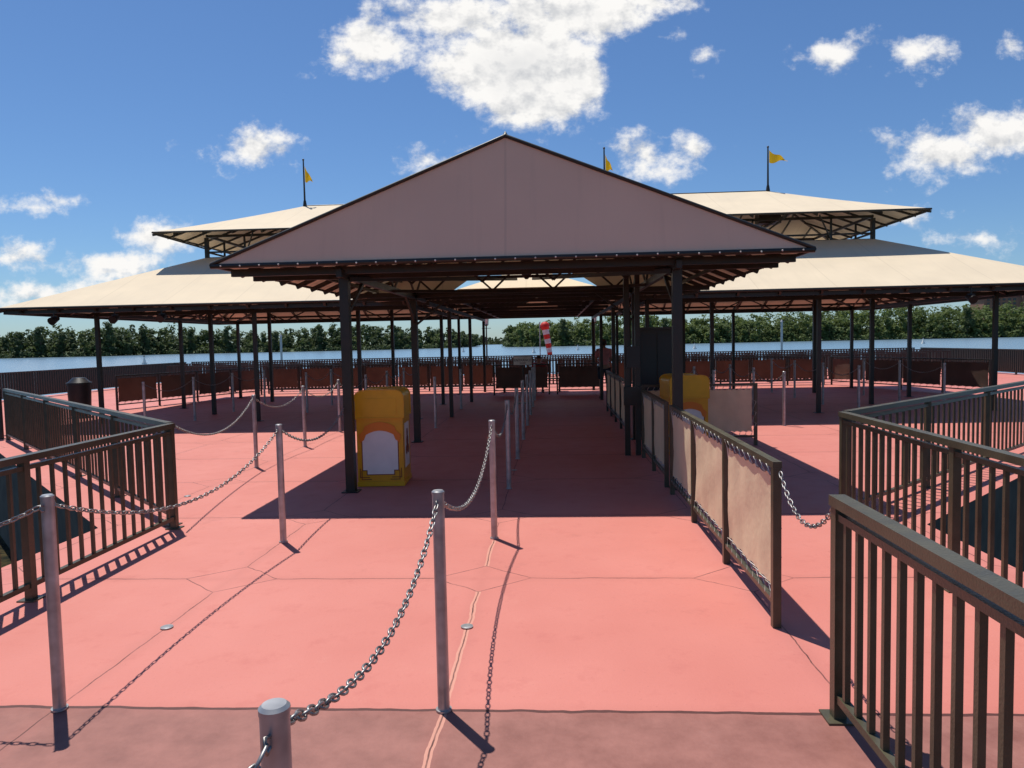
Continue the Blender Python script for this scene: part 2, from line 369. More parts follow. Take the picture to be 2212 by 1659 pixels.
for i,(t,kd) in enumerate(tmpl):
    if i not in first:
        t.location=(-150+60*i,402,-1.2); t['label']='tall slim pine tree at the lake edge' if kd=='pine' else 'rounded green oak tree at the lake edge'; t['category']='tree'; t['group']='trees standing along the lake shore'
hx,hy=346,560
e=empty('hotel_building',(hx,hy,6),label='terracotta hotel building rising above the trees',category='building')
b=MB(); b.box((-22,0,-5),(60,18,21)); b.box((-8,2,21),(60,16,26)); b.box((5,-1.5,0),(17,-.01,23)); b.obj('wall',M['stucco'],e)
b=MB(); b.box((-23,-1,21.01),(-8.01,19,21.8)); b.box((-9,1,26.01),(61,17,27)); b.obj('roof',M['dark'],e)
for fl in range(7):
    for k in range(12):
        x=-20+k*3.8
        if 1<x<18: continue
        b=MB(); b.box((x,-.12,1+fl*2.95),(x+2,-.05,2.7+fl*2.95)); b.obj('window',M['glass'],e)

# ---------------------------------------------------------------- railings
def railing(p0,p1,label,h=.97,bay=1.8,bars=.12,near=True,m='olive',bw=None):
    p0=V((*p0,0));p1=V((*p1,0));L=(p1-p0).length;d=(p1-p0)/L;nb=max(1,round(L/bay));bl=L/nb
    e=empty('railing',p0,label=label,category='railing',group='dark metal railings around the deck')
    B=tuple(p0)
    t=MB(); t.beam(p0+V((0,0,h-.022)),p1+V((0,0,h-.022)),.068,.044); t.obj('top_rail',M[m],e,B)
    if near:
        t=MB(); t.beam(p0+d*.02+V((0,0,h-.085)),p1-d*.02+V((0,0,h-.085)),.036,.03); t.obj('upper_rail',M[m],e,B)
    t=MB(); t.beam(p0+d*.02+V((0,0,.10)),p1-d*.02+V((0,0,.10)),.036,.034); t.obj('bottom_rail',M[m],e,B)
    r=bw or (.024 if near else .055)
    for i in range(nb+1):
        q=p0+d*(bl*i); q2=q+(d*.028 if i==0 else (-d*.028 if i==nb else V()))
        t=MB(); t.beam(q2,q2+V((0,0,h-.046)),.052,.052); t.beam(q2+V((0,0,.001)),q2+V((0,0,.009)),.12,.12); t.obj('post',M[m],e,B)
        if i<nb:
            t=MB(); k=max(2,round(bl/bars))
            for j in range(1,k):
                c=q+d*(bl*j/k)
                t.beam(c+V((0,0,.118)),c+V((0,0,h-.101 if near else h-.045)),r,r)
            t.obj('baluster_infill',M[m],e,B)
    return e
railing((1.2,3.1),(1.2,-.6),'olive brown metal railing beside the pink walkway',bay=1.85,bars=.118)
railing((2.56,6.5),(2.5,1.0),'olive brown metal railing at the walkway edge',bay=1.83,bars=.13)
railing((2.62,6.56),(9.36,12.9),'olive brown metal railing running diagonally along the deck edge',bars=.15,bw=.020)
railing((-3.5,6.35),(-3.5,.8),'brown metal railing with thin bars beside the walkway',bay=1.85,bars=.135,bw=.022)
railing((-3.56,6.42),(-10.3,12.9),'brown metal railing running diagonally along the deck edge',bars=.15,bw=.020)
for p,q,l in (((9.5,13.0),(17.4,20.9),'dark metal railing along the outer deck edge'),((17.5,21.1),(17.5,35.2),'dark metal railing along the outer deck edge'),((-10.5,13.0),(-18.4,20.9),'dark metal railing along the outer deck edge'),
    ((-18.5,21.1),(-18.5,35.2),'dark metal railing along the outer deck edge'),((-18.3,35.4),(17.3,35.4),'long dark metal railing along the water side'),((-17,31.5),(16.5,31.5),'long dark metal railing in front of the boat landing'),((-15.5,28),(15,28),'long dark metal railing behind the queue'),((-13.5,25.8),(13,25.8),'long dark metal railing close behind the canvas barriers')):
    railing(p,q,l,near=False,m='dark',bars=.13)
# ---------------------------------------------------------------- stanchions + chains
sp=MB(); sp.tube((0,0,0),(0,0,.985),.027,20)
post=sp.obj('queue_post',M['steel'])
cp=MB(); cp.tube((0,0,.9855),(0,0,.996),.0285,20); cp.tube((0,0,.996),(0,0,1.002),.0285,20,.022); cp.obj('post_cap',M['steel'],post)
for sgn in (1,-1):
    ey=MB(); ey.rope([(0,sgn*.0265,.955),(0,sgn*.045,.962),(0,sgn*.05,.945),(0,sgn*.04,.93),(0,sgn*.0265,.935)],.004,6)
    ey.obj('chain_eye',M['chain'],post)
bs=MB(); bs.tube((0,0,.002),(0,0,.010),.036,20); bs.obj('base_ring',M['steel'],post)
rows={-.517:[1.24,3.11,5.93,7.96,10,12,14,16,18,20],-2.3:[3.09,5.85,9.9,13.8,17.7],-4.08:[9.53,11.47,13.4,15.4,17.4,19.4,21.4],-8.2:[13.9,15.9,17.9,19.9],-6.1:[21.5,19.4,17.4],4.23:[13.4,15.4,17.4,19.4],3.2:[14.5,16.5,18.5,20.5],6.4:[15.4,17.4,19.4,21.4],8.4:[15.9,17.9,19.9]}
lab='brushed steel queue post with flat cap on the pink floor'; firstp=True
for u,ws in rows.items():
    for w in ws:
        if firstp:
            post.location=(u,w,0); post['label']=lab; post['category']='post'; post['group']='steel posts of the chained queue lanes'; firstp=False
        else: dup(post,(u,w,0))
def chain(p,q,sag,label='galvanised steel chain hanging between queue posts',pitch=.036):
    p=V(p);q=V(q);n=40;pts=[]
    for i in range(n+1):
        t=i/n; x=p.lerp(q,t); x.z-=4*sag*t*(1-t); pts.append(x)
    cum=[0]
    for a,bb in zip(pts[:-1],pts[1:]): cum.append(cum[-1]+(bb-a).length)
    far=p.y>9 and q.y>9
    if far: pitch=.055
    k=max(3,int(cum[-1]/pitch)); pitch=cum[-1]/k
    nu,nv=(8,4) if far else (12,6); w=.0105 if not far else .011; ln=pitch*.5+.0055; r=.0036 if not far else .004
    t=MB(); j=0
    for i in range(k):
        sgo=(i+.5)*pitch
        while j<n-1 and cum[j+1]<sgo: j+=1
        fr=(sgo-cum[j])/(cum[j+1]-cum[j]); c=pts[j].lerp(pts[j+1],fr); d=(pts[j+1]-pts[j]).normalized()
        a=d.cross(V((0,0,1))).normalized(); bb=a.cross(d)
        ro=(.785 if i%2 else -.785)+R.uniform(-.25,.25); s1=a*math.cos(ro)+bb*math.sin(ro); s2=d.cross(s1)
        vs=[];fs=[]
        for iu in range(nu):
            an=2*math.pi*iu/nu; ex=math.copysign(abs(math.cos(an))**.8,math.cos(an)); cc_=c+d*(ex*ln)+s1*(math.sin(an)*w)
            od=(d*math.cos(an)+s1*math.sin(an))
            for iv in range(nv):
                bn_=2*math.pi*iv/nv; vs.append(cc_+od*(r*math.cos(bn_))+s2*(r*math.sin(bn_)))
        for iu in range(nu):
            for iv in range(nv): fs.append((iu*nv+iv,((iu+1)%nu)*nv+iv,((iu+1)%nu)*nv+(iv+1)%nv,iu*nv+(iv+1)%nv))
        t.add(vs,fs,True)
    return t.obj('chain',M['chain'],None,tuple(p),label=label,category='chain',group='chains of the queue lanes')
def cpost(u,w0,w1,sag=.19): chain((u,w0+.045,.945),(u,w1-.045,.945),sag)
for u,ws in rows.items():
    for a,bb in zip(ws[:-1],ws[1:]):
        a,bb=min(a,bb),max(a,bb)
        if u==-2.3 and a>5: continue
        cpost(u,a,bb,.19 if bb-a<2.5 else .26)
chain((-.517,1.195,.945),(-.80,-.6,.945),.25)
chain((-2.3,5.9,.945),(-2.33,7.82,.95),.2)
chain((-2.34,3.09,.945),(-3.47,3.0,.93),.14)
chain((-4.08,9.48,.945),(-3.52,6.45,.93),.24,'galvanised steel chain hanging from a queue post to the railing corner')
chain((1.24,3.99,.9),(1.2,3.13,.9),.17,'galvanised steel chain closing the gap between barrier and railing')
chain((-2.32,7.97,.95),(-2.3,9.86,.945),.2)
dm=MB(); dm.tube((0,0,.004),(0,0,.008),.036,24); dm.tube((0,0,.008),(0,0,.0095),.030,24,.028)
dd=dm.obj('floor_disc',M['steel'],None,(0,0,0),label='small round steel socket cover set in the floor',category='floor cover',group='socket covers in the floor')
dd.location=(-.525,4.05,0); dup(dd,(-2.31,4.03,0)); dup(dd,(-4.1,7.7,0)); dup(dd,(-.52,9.1,0))

# ---------------------------------------------------------------- canvas barriers
def barrier(p0,p1,nb,label,lace=True,h=.95,cm='canvas'):
    p0=V((*p0,0));p1=V((*p1,0));L=(p1-p0).length;d=(p1-p0)/L;bl=L/nb;B=tuple(p0);nrm=V((d.y,-d.x,0))
    fm='olive' if lace else 'dark'
    e=empty('canvas_barrier',p0,label=label,category='barrier',group='canvas barriers around the queue')
    t=MB(); t.beam(p0+V((0,0,h-.018)),p1+V((0,0,h-.018)),.05,.036); t.obj('top_rail',M[fm],e,B)
    t=MB(); t.beam(p0+d*.02+V((0,0,.14)),p1-d*.02+V((0,0,.14)),.032,.03); t.obj('bottom_rail',M[fm],e,B)
    for i in range(nb+1):
        q=p0+d*(bl*i); q2=q+(d*.024 if i==0 else (-d*.024 if i==nb else V()))
        t=MB(); t.beam(q2,q2+V((0,0,h-.037)),.046,.046); t.obj('post',M[fm],e,B)
    for i in range(nb):
        q=p0+d*(bl*i); a0=.075; a1=bl-.075; zb,zt=.205,h-.085; K=8 if lace else 6
        ph=R.uniform(0,6)
        def fn(s,tt):
            sc_=.016*abs(math.sin(math.pi*K*s)); x=a0+(a1-a0)*s; z=zb+(zt-zb)*tt
            z+= (-sc_ if tt>.99 else (sc_ if tt<.01 else 0))
            if s<.001 or s>.999: x+=(1 if s<.5 else -1)*.010*abs(math.sin(math.pi*4*tt))
            w=.007*math.sin(5*s+ph+2*tt)*math.sin(math.pi*tt)+.005*math.sin(23*s+ph)*(abs(tt-.5)*2)**2+.002*math.sin(11*tt+9*s+ph)
            return q+d*x+V((0,0,z))+nrm*w
        t=MB(); t.grid(fn,54 if lace else 24,10 if lace else 5); t.obj('canvas_panel',M[cm],e,B)
        r=.0030; pts=[]
        def loop(g,rl,o=.02):
            pts.extend([g+nrm*.008,rl+nrm*o,rl-nrm*o,g-nrm*.008])
        for k in range(K+1):
            x=a0+(a1-a0)*k/K; loop(q+d*x+V((0,0,zt-.006)),q+d*(x+.35*(a1-a0)/K*(k<K))+V((0,0,h-.03)),.027)
        for k in range(1,4): z=zt-(zt-zb)*k/4; pts.extend([q+d*a1+V((0,0,z))+nrm*.008,q+d*(bl-.024)+V((0,0,z-.03))+nrm*.03])
        for k in range(K,-1,-1):
            x=a0+(a1-a0)*k/K; loop(q+d*x+V((0,0,zb+.006)),q+d*(x-.2*(a1-a0)/K*(k>0))+V((0,0,.15)),.018)
        for k in range(1,4): z=zb+(zt-zb)*k/4; pts.extend([q+d*a0+V((0,0,z))+nrm*.008,q+d*.024+V((0,0,z+.03))+nrm*.03])
        t=MB(); t.rope(pts,r,5); t.obj('lacing',M['cord'] if cm=='canvas' else M[cm],e,B)
barrier((1.24,4.04),(1.24,7.62),3,'beige canvas barrier laced to a brown metal frame')
barrier((1.24,7.95),(1.24,10.0),2,'beige canvas barrier laced to a metal frame under the canopy')
barrier((1.24,12.2),(1.24,16.6),4,'beige canvas barrier laced to a metal frame under the canopy',False)
barrier((1.35,11.02),(3.08,11.02),2,'beige canvas barrier crossing beside the yellow bin')
dk='canvasshade'
barrier((-12,19.0),(-10.1,24.3),4,'shade-coloured canvas barrier at the rear of the queue',False,cm=dk)
barrier((-10.0,24.6),(-2.0,24.6),7,'shade-coloured canvas barrier at the rear of the queue',False,cm=dk)
barrier((-1.85,22.1),(-.1,22.1),1,'shade-coloured canvas barrier at the rear gate',False,cm=dk)
barrier((.1,22.1),(1.5,22.1),1,'shade-coloured canvas barrier at the rear gate',False,cm=dk)
barrier((1.8,24.6),(9.1,24.6),6,'shade-coloured canvas barrier at the rear of the queue',False,cm=dk)
barrier((9.2,24.3),(11.2,19.0),4,'shade-coloured canvas barrier at the rear of the queue',False,cm=dk)
# ---------------------------------------------------------------- front canopy
CU=-.47
e=empty('entrance_canopy',(CU,10.1,0),label='cream canvas gabled canopy on dark metal columns over the walkway',category='canopy'); B=(CU,10.1,0)
hw,w0,w1,ze,zr=3.12,7.45,13.0,2.52,3.85; rs=.40
def slope(sg):
    def fn(s,t):
        w=(w0+rs*t)+(w1-(w0+rs*t))*s
        return (CU+sg*hw*(1-t),w,ze+(zr-ze)*t-.035*math.sin(math.pi*t)*math.sin(math.pi*s))
    return fn
t=MB(); t.grid(slope(1),12,8); t.grid(slope(-1),12,8)
for sg in (1,-1):
    t.add([(CU+sg*3.1,12.97,2.53),(CU,12.97,3.83),(CU,12.97,3.10),(CU+sg*1.0,12.97,2.80),(CU+sg*1.3,12.97,2.60)],[(0,1,2,3,4)])
t.obj('roof_canvas',M['tan'],e,B)
t=MB()
def gf(s,q):
    x=(s*2-1)*hw*(1-q); return (CU+x,w0+rs*q-.004+.02*math.sin(math.pi*s)*math.sin(math.pi*q),ze+(zr-ze)*q)
t.grid(gf,24,12); t.obj('gable_canvas',M['gable'],e,B)
t=MB()
for sg in (1,-1):
    a=V((CU+sg*hw,w0,ze));ap=V((CU,w0+rs,zr));r1=V((CU+sg*hw,w1,ze));r2=V((CU,w1,zr))
    t.tube(a+V((0,-.012,.005)),ap+V((0,-.012,.012)),.02,8); t.tube(r1,r2,.022,8); t.tube(a,r1,.022,8)
t.tube((CU-hw,w0-.01,ze-.012),(CU+hw,w0-.01,ze-.012),.026,8)
t.tube((CU,w0+rs,zr+.01),(CU,w1,zr+.01),.02,8)
t.tube((CU,w0+rs,zr+.01),(CU,w0+rs+.02,zr+.06),.035,8,.01)
t.obj('edge_piping',M['dark'],e,B)
t=MB()
for k in range(30):
    x=CU-hw+.12+k*(2*hw-.24)/29; t.ell((x,w0-.04,ze-.015+R.uniform(-.004,.004)),(.010,.010,.010),6,4)
for sg in (1,-1):
    for k in range(22): t.ell((CU+sg*(hw+.02),w0+.15+k*.24,ze-.012),(.009,.010,.009),6,4)
t.obj('lacing_knots',M['cord'],e,B)
t=MB()
for i in range(9):
    w=w0+.62+i*(w1-w0-.78)/8
    for sg in (1,-1): t.beam((CU+sg*hw*.985,w,ze-.05),(CU+sg*.03,w,zr-.08),.045,.06)
for fr in (.14,.28,.42,.56,.7,.84):
    for sg in (1,-1): t.beam((CU+sg*hw*(1-fr),w0+.3*fr+.3,ze+(zr-ze)*fr-.11),(CU+sg*hw*(1-fr),w1-.05,ze+(zr-ze)*fr-.11),.035,.05)
for w in (7.72,8.3,11.85,12.75):
    t.beam((CU-hw+.1,w,ze-.06),(CU+hw-.1,w,ze-.06),.05,.08)
for w in (8.3,10.1,11.85):
    for zz,hf in ((2.72,2.4),(3.0,1.8)): t.beam((CU-hf,w+.03,zz),(CU+hf,w+.03,zz),.04,.045)
    for kx in range(-4,4): t.beam((CU+kx*.5,w,2.5 if kx%2 else 2.96),(CU+(kx+1)*.5,w,2.96 if kx%2 else 2.5),.03,.03)
for sg in (1,-1):
    t.beam((CU+sg*1.8,7.6,2.42),(CU+sg*1.8,12.8,2.42),.06,.08)
    t.beam((CU+sg*.9,7.75,2.90),(CU+sg*.9,12.9,2.90),.04,.06)
    t.beam((CU+sg*1.8,7.9,2.0),(CU+sg*1.8,8.6,2.4),.035,.035); t.beam((CU+sg*1.8,11.8,2.0),(CU+sg*1.8,11.1,2.4),.035,.035)
    t.beam((CU+sg*1.78,7.9,2.38),(CU+sg*.15,12.7,2.75),.045,.05); t.beam((CU+sg*1.8,11.85,1.95),(CU+sg*1.1,11.87,2.5),.035,.035)
    t.beam((CU+sg*1.8,10.1,2.40),(CU-sg*1.8,11.8,2.42),.035,.04)
    for k in range(6): 
        w=7.9+k*.8; t.beam((CU+sg*1.8,w,2.44 if k%2 else 2.9),(CU+sg*1.8,w+.8,2.9 if k%2 else 2.44),.028,.028)
t.obj('roof_frame',M['dark'],e,B)
for sg in (1,-1):
    for w in (7.88,11.85):
        t=MB(); t.beam((CU+sg*1.82,w,.012),(CU+sg*1.82,w,2.40),.10,.10)
        t.beam((CU+sg*1.82,w,0.001),(CU+sg*1.82,w,.011),.18,.18); t.obj('column',M['dark'],e,B)
t=MB(); c=(CU+.15,9.3)
t.tube((c[0],c[1],3.6),(c[0],c[1],2.92),.012,6); t.tube((c[0],c[1],2.92),(c[0],c[1],2.8),.03,8,.13); t.tube((c[0],c[1],2.8),(c[0],c[1],2.5),.09,6,.07); t.tube((c[0],c[1],2.5),(c[0],c[1],2.45),.07,6,.02)
t.obj('hanging_lantern',M['dark'],e,B)
# ---------------------------------------------------------------- pavilion
BW=19.15
e=empty('pavilion',(CU,BW,0),label='long two-tier canvas pavilion with cream hipped roofs on dark columns',category='pavilion'); B=(CU,BW,0)
HO,HI,ZO,ZI=4.9,1.85,2.55,3.87; D=HO-HI
def rot(p,k,c):
    x,y,z=p
    for _ in range(k): x,y=-y,x
    return (x+c[0],y+c[1],z)
CS=[(-6.57,BW),(5.63,BW)]
for c in CS:
    t=MB()
    for k in range(4):
        def fn(s,q,k=k):
            h=HO-D*q; x=(2*s-1)*h; return rot((x,-h,ZO+(ZI-ZO)*q-.02*math.sin(math.pi*q)*math.sin(math.pi*s)),k,c)
        t.grid(fn,14,8)
    t.obj('lower_roof_canvas',M['tan'],e,B)
    t=MB()
    for k in range(4):
        r=lambda p:rot(p,k,c)
        t.tube(r((-HO,-HO,ZO-.01)),r((HO,-HO,ZO-.01)),.032,6)
        t.beam(r((-HO+.1,-HO+.1,ZO-.08)),r((HO-.1,-HO+.1,ZO-.08)),.04,.08)
        t.beam(r((-HI,-HI,ZI-.03)),r((HI,-HI,ZI-.03)),.04,.06)
        t.beam(r((-HO+.02,-HO+.02,ZO-.07)),r((-HI,-HI,ZI-.07)),.04,.06)
        for s_ in np.arange(-4.4,4.5,.8):
            q=min(D,HO-abs(s_)); t.beam(r((s_,-HO+.02,ZO-.07)),r((s_,-HO+q,ZO+(ZI-ZO)*q/D-.08)),.045,.07)
        for q in (.5,1.0,1.5,2.0,2.5): h=HO-q; z=ZO+(ZI-ZO)*q/D-.14; t.beam(r((-h,-h,z)),r((h,-h,z)),.035,.06)
        t.beam(r((-3.65,-3.6,2.44)),r((3.65,-3.6,2.44)),.05,.08); t.beam(r((-3.6,-3.62,2.86)),r((3.6,-3.62,2.86)),.04,.05)
        for i in range(9): x=-3.6+i*.8; t.beam(r((x,-3.6,2.47 if i%2 else 2.84)),r((x+.8,-3.6,2.84 if i%2 else 2.47)),.032,.032)
        t.beam(r((-HI,-HI-.02,2.9)),r((HI,-HI-.02,2.9)),.04,.06)
        t.beam(r((-3.6,-3.6,2.5)),r((-HI,-HI,2.9)),.04,.05)
        t.beam(r((0,-3.6,2.5)),r((0,-HI,2.92)),.03,.05)
    t.obj('lower_roof_frame',M['dark'],e,B)
    for x,y in [(a*3.6,bb*3.6) for a in (-1,0,1) for bb in (-1,0,1) if (a,bb)!=(0,0)]:
        x+=c[0];y+=c[1]
        t=MB(); t.beam((x,y,.001),(x,y,2.40),.08,.08); t.beam((x,y,.0012),(x,y,.009),.18,.18); t.obj('column',M['dark'],e,B)
    for x,y in ((1,1),(1,-1),(-1,1),(-1,-1)):
        x=x*HI+c[0];y=y*HI+c[1]
        t=MB(); t.beam((x,y,.001),(x,y,4.34),.085,.085); t.obj('tall_column',M['dark'],e,B)
    t=MB(); t.box((c[0]-.28,c[1]-.2,4.55),(c[0]+.28,c[1]+.2,4.95)); t.beam((c[0],c[1]-1.8,4.52),(c[0],c[1]+1.8,4.52),.05,.05); t.obj('fan_housing',M['dark'],e,B)
HU,ZU,ZA=2.72,4.38,5.40; HL=6.1+HU
def up(x,y,z): return (CU+x,BW+y,z)
t=MB()
for sg in (1,-1):
    t.grid(lambda s,q:up(sg*(2*s-1)*(HL-HU*q),-sg*HU*(1-q),ZU+(ZA-ZU)*q-.03*math.sin(math.pi*q)),40,8)
    t.grid(lambda s,q:up(sg*(HL-HU*q),sg*(2*s-1)*HU*(1-q),ZU+(ZA-ZU)*q-.03*math.sin(math.pi*q)),12,8)
t.obj('upper_roof_canvas',M['tan'],e,B)
t=MB()
for sg in (1,-1):
    t.tube(up(-HL,sg*HU,ZU-.01),up(HL,sg*HU,ZU-.01),.024,6); t.tube(up(sg*HL,-HU,ZU-.01),up(sg*HL,HU,ZU-.01),.024,6)
    for x in np.arange(-HL+.5,HL-.4,.7):
        q=min(1,(HL-abs(x))/HU); t.beam(up(x,sg*(HU-.02),ZU-.06),up(x,sg*HU*(1-q),ZU+(ZA-ZU)*q-.10),.03,.05)
    for y in np.arange(-2.1,2.2,.7):
        q=1-abs(y)/HU; t.beam(up(sg*(HL-.02),y,ZU-.06),up(sg*(HL-HU*q),y,ZU+(ZA-ZU)*q-.10),.03,.05)
    for s2 in (1,-1):
        t.beam(up(sg*HL,s2*HU,ZU-.07),up(sg*(HL-HU),0,ZA-.10),.035,.05)
    for sx in (1,-1):
        xc=sx*6.1
        for k in (1,-1):
            x=xc+k*HI
            t.beam(up(x,sg*HI,ZI+.2),up(x+k*.8,sg*(HU-.08),ZU-.06),.03,.03)
        t.beam(up(xc-HI,sg*HI,ZU),up(xc+HI,sg*HI,ZU),.04,.06); t.beam(up(xc-HI,sg*(HI+.01),ZI+.12),up(xc+HI,sg*(HI+.01),ZI+.12),.035,.04)
        t.beam(up(xc+sg*HI,-HI,ZU+.01),up(xc+sg*HI,HI,ZU+.01),.04,.06); t.beam(up(xc+sg*(HI+.01),-HI,ZI+.13),up(xc+sg*(HI+.01),HI,ZI+.13),.035,.04)
        for k in (-.9,.9):
            t.beam(up(xc+k,sg*HI,ZI-.05),up(xc+k,sg*HI,ZU),.04,.04); t.beam(up(xc+k,sg*HI,ZI),up(xc+k*.4,sg*(HU-.1),ZU-.06),.025,.03)
            t.beam(up(xc+sg*HI,k,ZI-.05),up(xc+sg*HI,k,ZU),.04,.04)
    t.beam(up(-4.2,sg*HI,ZU-.02),up(4.2,sg*HI,ZU-.02),.05,.08)
t.tube(up(-6.1,0,ZA),up(6.1,0,ZA),.02,6)
t.obj('upper_roof_frame',M['dark'],e,B)
t=MB(); hw2=1.30; a0,a1=13.2,24.1; z0,z1=2.62,3.12
t.add([(CU-hw2,a0,z0),(CU+hw2,a0,z0),(CU+hw2,a1,z0),(CU-hw2,a1,z0),(CU,a0+1.1,z1),(CU,a1-1.1,z1)],[(0,1,4),(1,2,5,4),(2,3,5),(3,0,4,5)]); 
t.add([(CU-3.0,12.7,2.46),(CU-1.28,12.7,2.60),(CU-1.28,14.35,2.61),(CU-3.0,14.35,2.50)],[(0,1,2,3)])
t.add([(CU+3.0,12.7,2.46),(CU+1.28,12.7,2.60),(CU+1.28,14.35,2.61),(CU+3.0,14.35,2.50)],[(3,2,1,0)])
t.add([(CU-1.28,12.7,2.60),(CU+1.28,12.7,2.60),(CU+1.28,13.5,2.66),(CU-1.28,13.5,2.66)],[(0,1,2,3)])
t.obj('link_roof_canvas',M['tan'],e,B)
t=MB()
for w in np.arange(13.4,24.1,.7):
    zz=max(0,min(1,(w-a0)/1.1,(a1-w)/1.1))
    for sg in (1,-1): t.beam((CU+sg*hw2,w,z0-.07),(CU+sg*hw2*(1-zz)+sg*.01,w,z0+(z1-z0)*zz-.07),.04,.07)
for w in (14.15,16,17.7,19.4,21,22.6,24.05): t.beam((CU-1.85,w,2.46),(CU+1.85,w,2.46),.045,.07)
for sg in (1,-1): t.beam((CU+sg*1.8,13.1,2.38),(CU+sg*1.8,24.1,2.38),.05,.07)
t.obj('link_roof_frame',M['dark'],e,B)
for sg in (1,-1):
    for w in (15.8,19.75,23.7):
        t=MB(); t.beam((CU+sg*1.8,w,.001),(CU+sg*1.8,w,2.34),.08,.08); t.obj('column',M['dark'],e,B)
def flagpole(x,y,z0,z1,label,down=False):
    e=empty('flagpole',(x,y,z0),label=label,category='flag',group='yellow pennants')
    t=MB(); t.tube((0,0,-.02),(0,0,z1-z0),.028,8,.018); t.ell((0,0,z1-z0+.02),(.03,.03,.03),8,6)
    t.tube((0,0,-.03),(0,0,.14),.06,8,.035)
    t.obj('pole',M['dark'],e)
    t=MB(); H=z1-z0
    def fn(s,q):
        if down: x_=.03+.20*s; z=H-.14-.42*q*(1-s)-.42*s
        else: x_=.03+.46*s; z=H-.06-.32*q*(1-s)-.28*s
        return (x_,.05*math.sin(9*s+1.3*q)*s,z-.03*math.sin(7*s))
    t.grid(fn,10,5); t.obj('flag',M['flag'],e)
flagpole(-6.57,BW,5.40,6.6,'yellow pennant drooping from a pole on the pavilion roof',True)
flagpole(5.63,BW,5.40,6.5,'yellow pennant blowing from a pole on the pavilion roof',False)
flagpole(1.43,BW,5.40,6.62,'yellow pennant on the middle of the roof ridge',True)
fl=empty('floodlight',(0,0,0)); t=MB(); t.tube((0,0,0),(0,0,-.14),.014,6); t.beam((-.07,0,-.14),(.07,0,-.14),.02,.02); t.obj('bracket',M['black'],fl)
t=MB(); t.tube((0,.09,-.17),(0,-.09,-.25),.06,10,.085); t.obj('lamp_head',M['black'],fl)
spots=[(-10.3,14.35),(-9.0,14.35),(-8.0,14.35),(9.3,14.25),(8.0,14.25)]
for i,(x,y) in enumerate(spots):
    if i==0:
        fl.location=(x,y,2.51); fl['label']='small black floodlight hanging under the pavilion eave'; fl['category']='floodlight'; fl['group']='floodlights under the eaves'
    else: dup(fl,(x,y,2.51))
# ---------------------------------------------------------------- litter bins
e=empty('litter_bin',(0,0,0)); LB=e
def arch(w,zb,zs,zt,n=18,ex=.34,ez=.62):
    p=[(-w/2,zb),(w/2,zb),(w/2,zs)]
    for i in range(1,n):
        a=math.pi*i/n; ca,sa=math.cos(a),math.sin(a); p.append((w/2*math.copysign(abs(ca)**ex,ca),zs+(zt-zs)*abs(sa)**ez))
    p.append((-w/2,zs)); return p
t=MB(); t.prism([(-.268,.06),(.268,.06),(.268,.80),(-.268,.80)],-.268,.268); t.obj('body',M['amber'],e)
t=MB(); t.prism(arch(.556,.80,1.0,1.12),-.278,.278,0); t.obj('hood',M['gold'],e)
t=MB(); pr_=arch(.564,.795,1.0,1.126)
for y in (-.280,.268):
    for a,bb in zip(pr_[1:-1],pr_[2:]): t.beam((a[0],y+.006,a[1]),(bb[0],y+.006,bb[1]),.014,.009)
t.beam((-.282,-.281,.80),(.282,-.281,.80),.014,.016); t.beam((.279,-.28,.802),(.279,.28,.802),.014,.014); t.beam((-.279,-.28,.802),(-.279,.28,.802),.014,.014)
t.obj('hood_trim',M['amber'],e)
t=MB(); t.box((-.20,-.285,.83),(.20,-.279,1.03)); t.obj('push_flap',M['gold'],e)
t=MB(); t.box((-.275,-.275,.005),(.275,.275,.059)); t.obj('plinth',M['gold'],e)
def steps(w,zb,zt,c):
    p=[(w-c,zb),(w-c,zb+c),(w,zb+c),(w,zt)]
    for i in range(1,12):
        a=math.pi*i/12; p.append((w*.86*math.cos(a),zt+.10*math.sin(a)))
    p+=[(-w,zt),(-w,zb+c),(-w+c,zb+c),(-w+c,zb)]
    return p
t=MB(); t.prism(steps(.215,.135,.58,.05),-.2715,-.267); t.obj('panel_border',M['maroon'],e)
t=MB(); t.prism(steps(.204,.146,.575,.05),-.275,-.270); t.obj('white_panel',M['white'],e)
t=MB(); top=[];bot=[]
for i in range(21):
    s=i/20; x=-.245+.49*s; a=math.sin(math.pi*s)**.8; dp=0 if .14<s<.86 else -.045
    top.append((x,.650+.105*a+dp)); bot.append((x*.93,.555+.100*a+dp))
t.prism(top[::-1]+bot,-.280,-.273); t.obj('ribbon',M['orange'],e)
for sx in (-1,1):
    t=MB()
    for (w_,z_) in ((.240,.16),(.220,.135)):
        t.beam((sx*w_,-.2695,z_-.055),(sx*w_,-.2695,z_+.055),.008,.008)
        t.beam((sx*(w_-.11),-.2692,z_-.05),(sx*w_,-.2692,z_-.05),.006,.008)
    t.obj('corner_scroll',M['maroon'],e)
for sx in (1,-1):
    t=MB(); x0=.269*sx; x1=.274*sx
    t.box((min(x0,x1),-.15,.20),(max(x0,x1),.15,.72)); t.obj('side_panel',M['white'],e)
    t=MB()
    for (y,z,r) in ((0,.5,.075),(-.06,.40,.055),(.06,.40,.055),(0,.60,.05)):
        t.tube((x1-.001*sx,y,z),(x1+.003*sx,y,z),r,14)
    t.obj('side_ornament',M['maroon'],e)
LB.location=(-2.03,8.42,0); LB.rotation_euler=(0,0,math.radians(3))
LB['label']='golden yellow litter bin with white ribboned panel beside a column'; LB['category']='litter bin'; LB['group']='yellow litter bins'
dup(LB,(1.88,10.45,0),(0,0,math.radians(6)),label='golden yellow litter bin standing behind the canvas barrier')
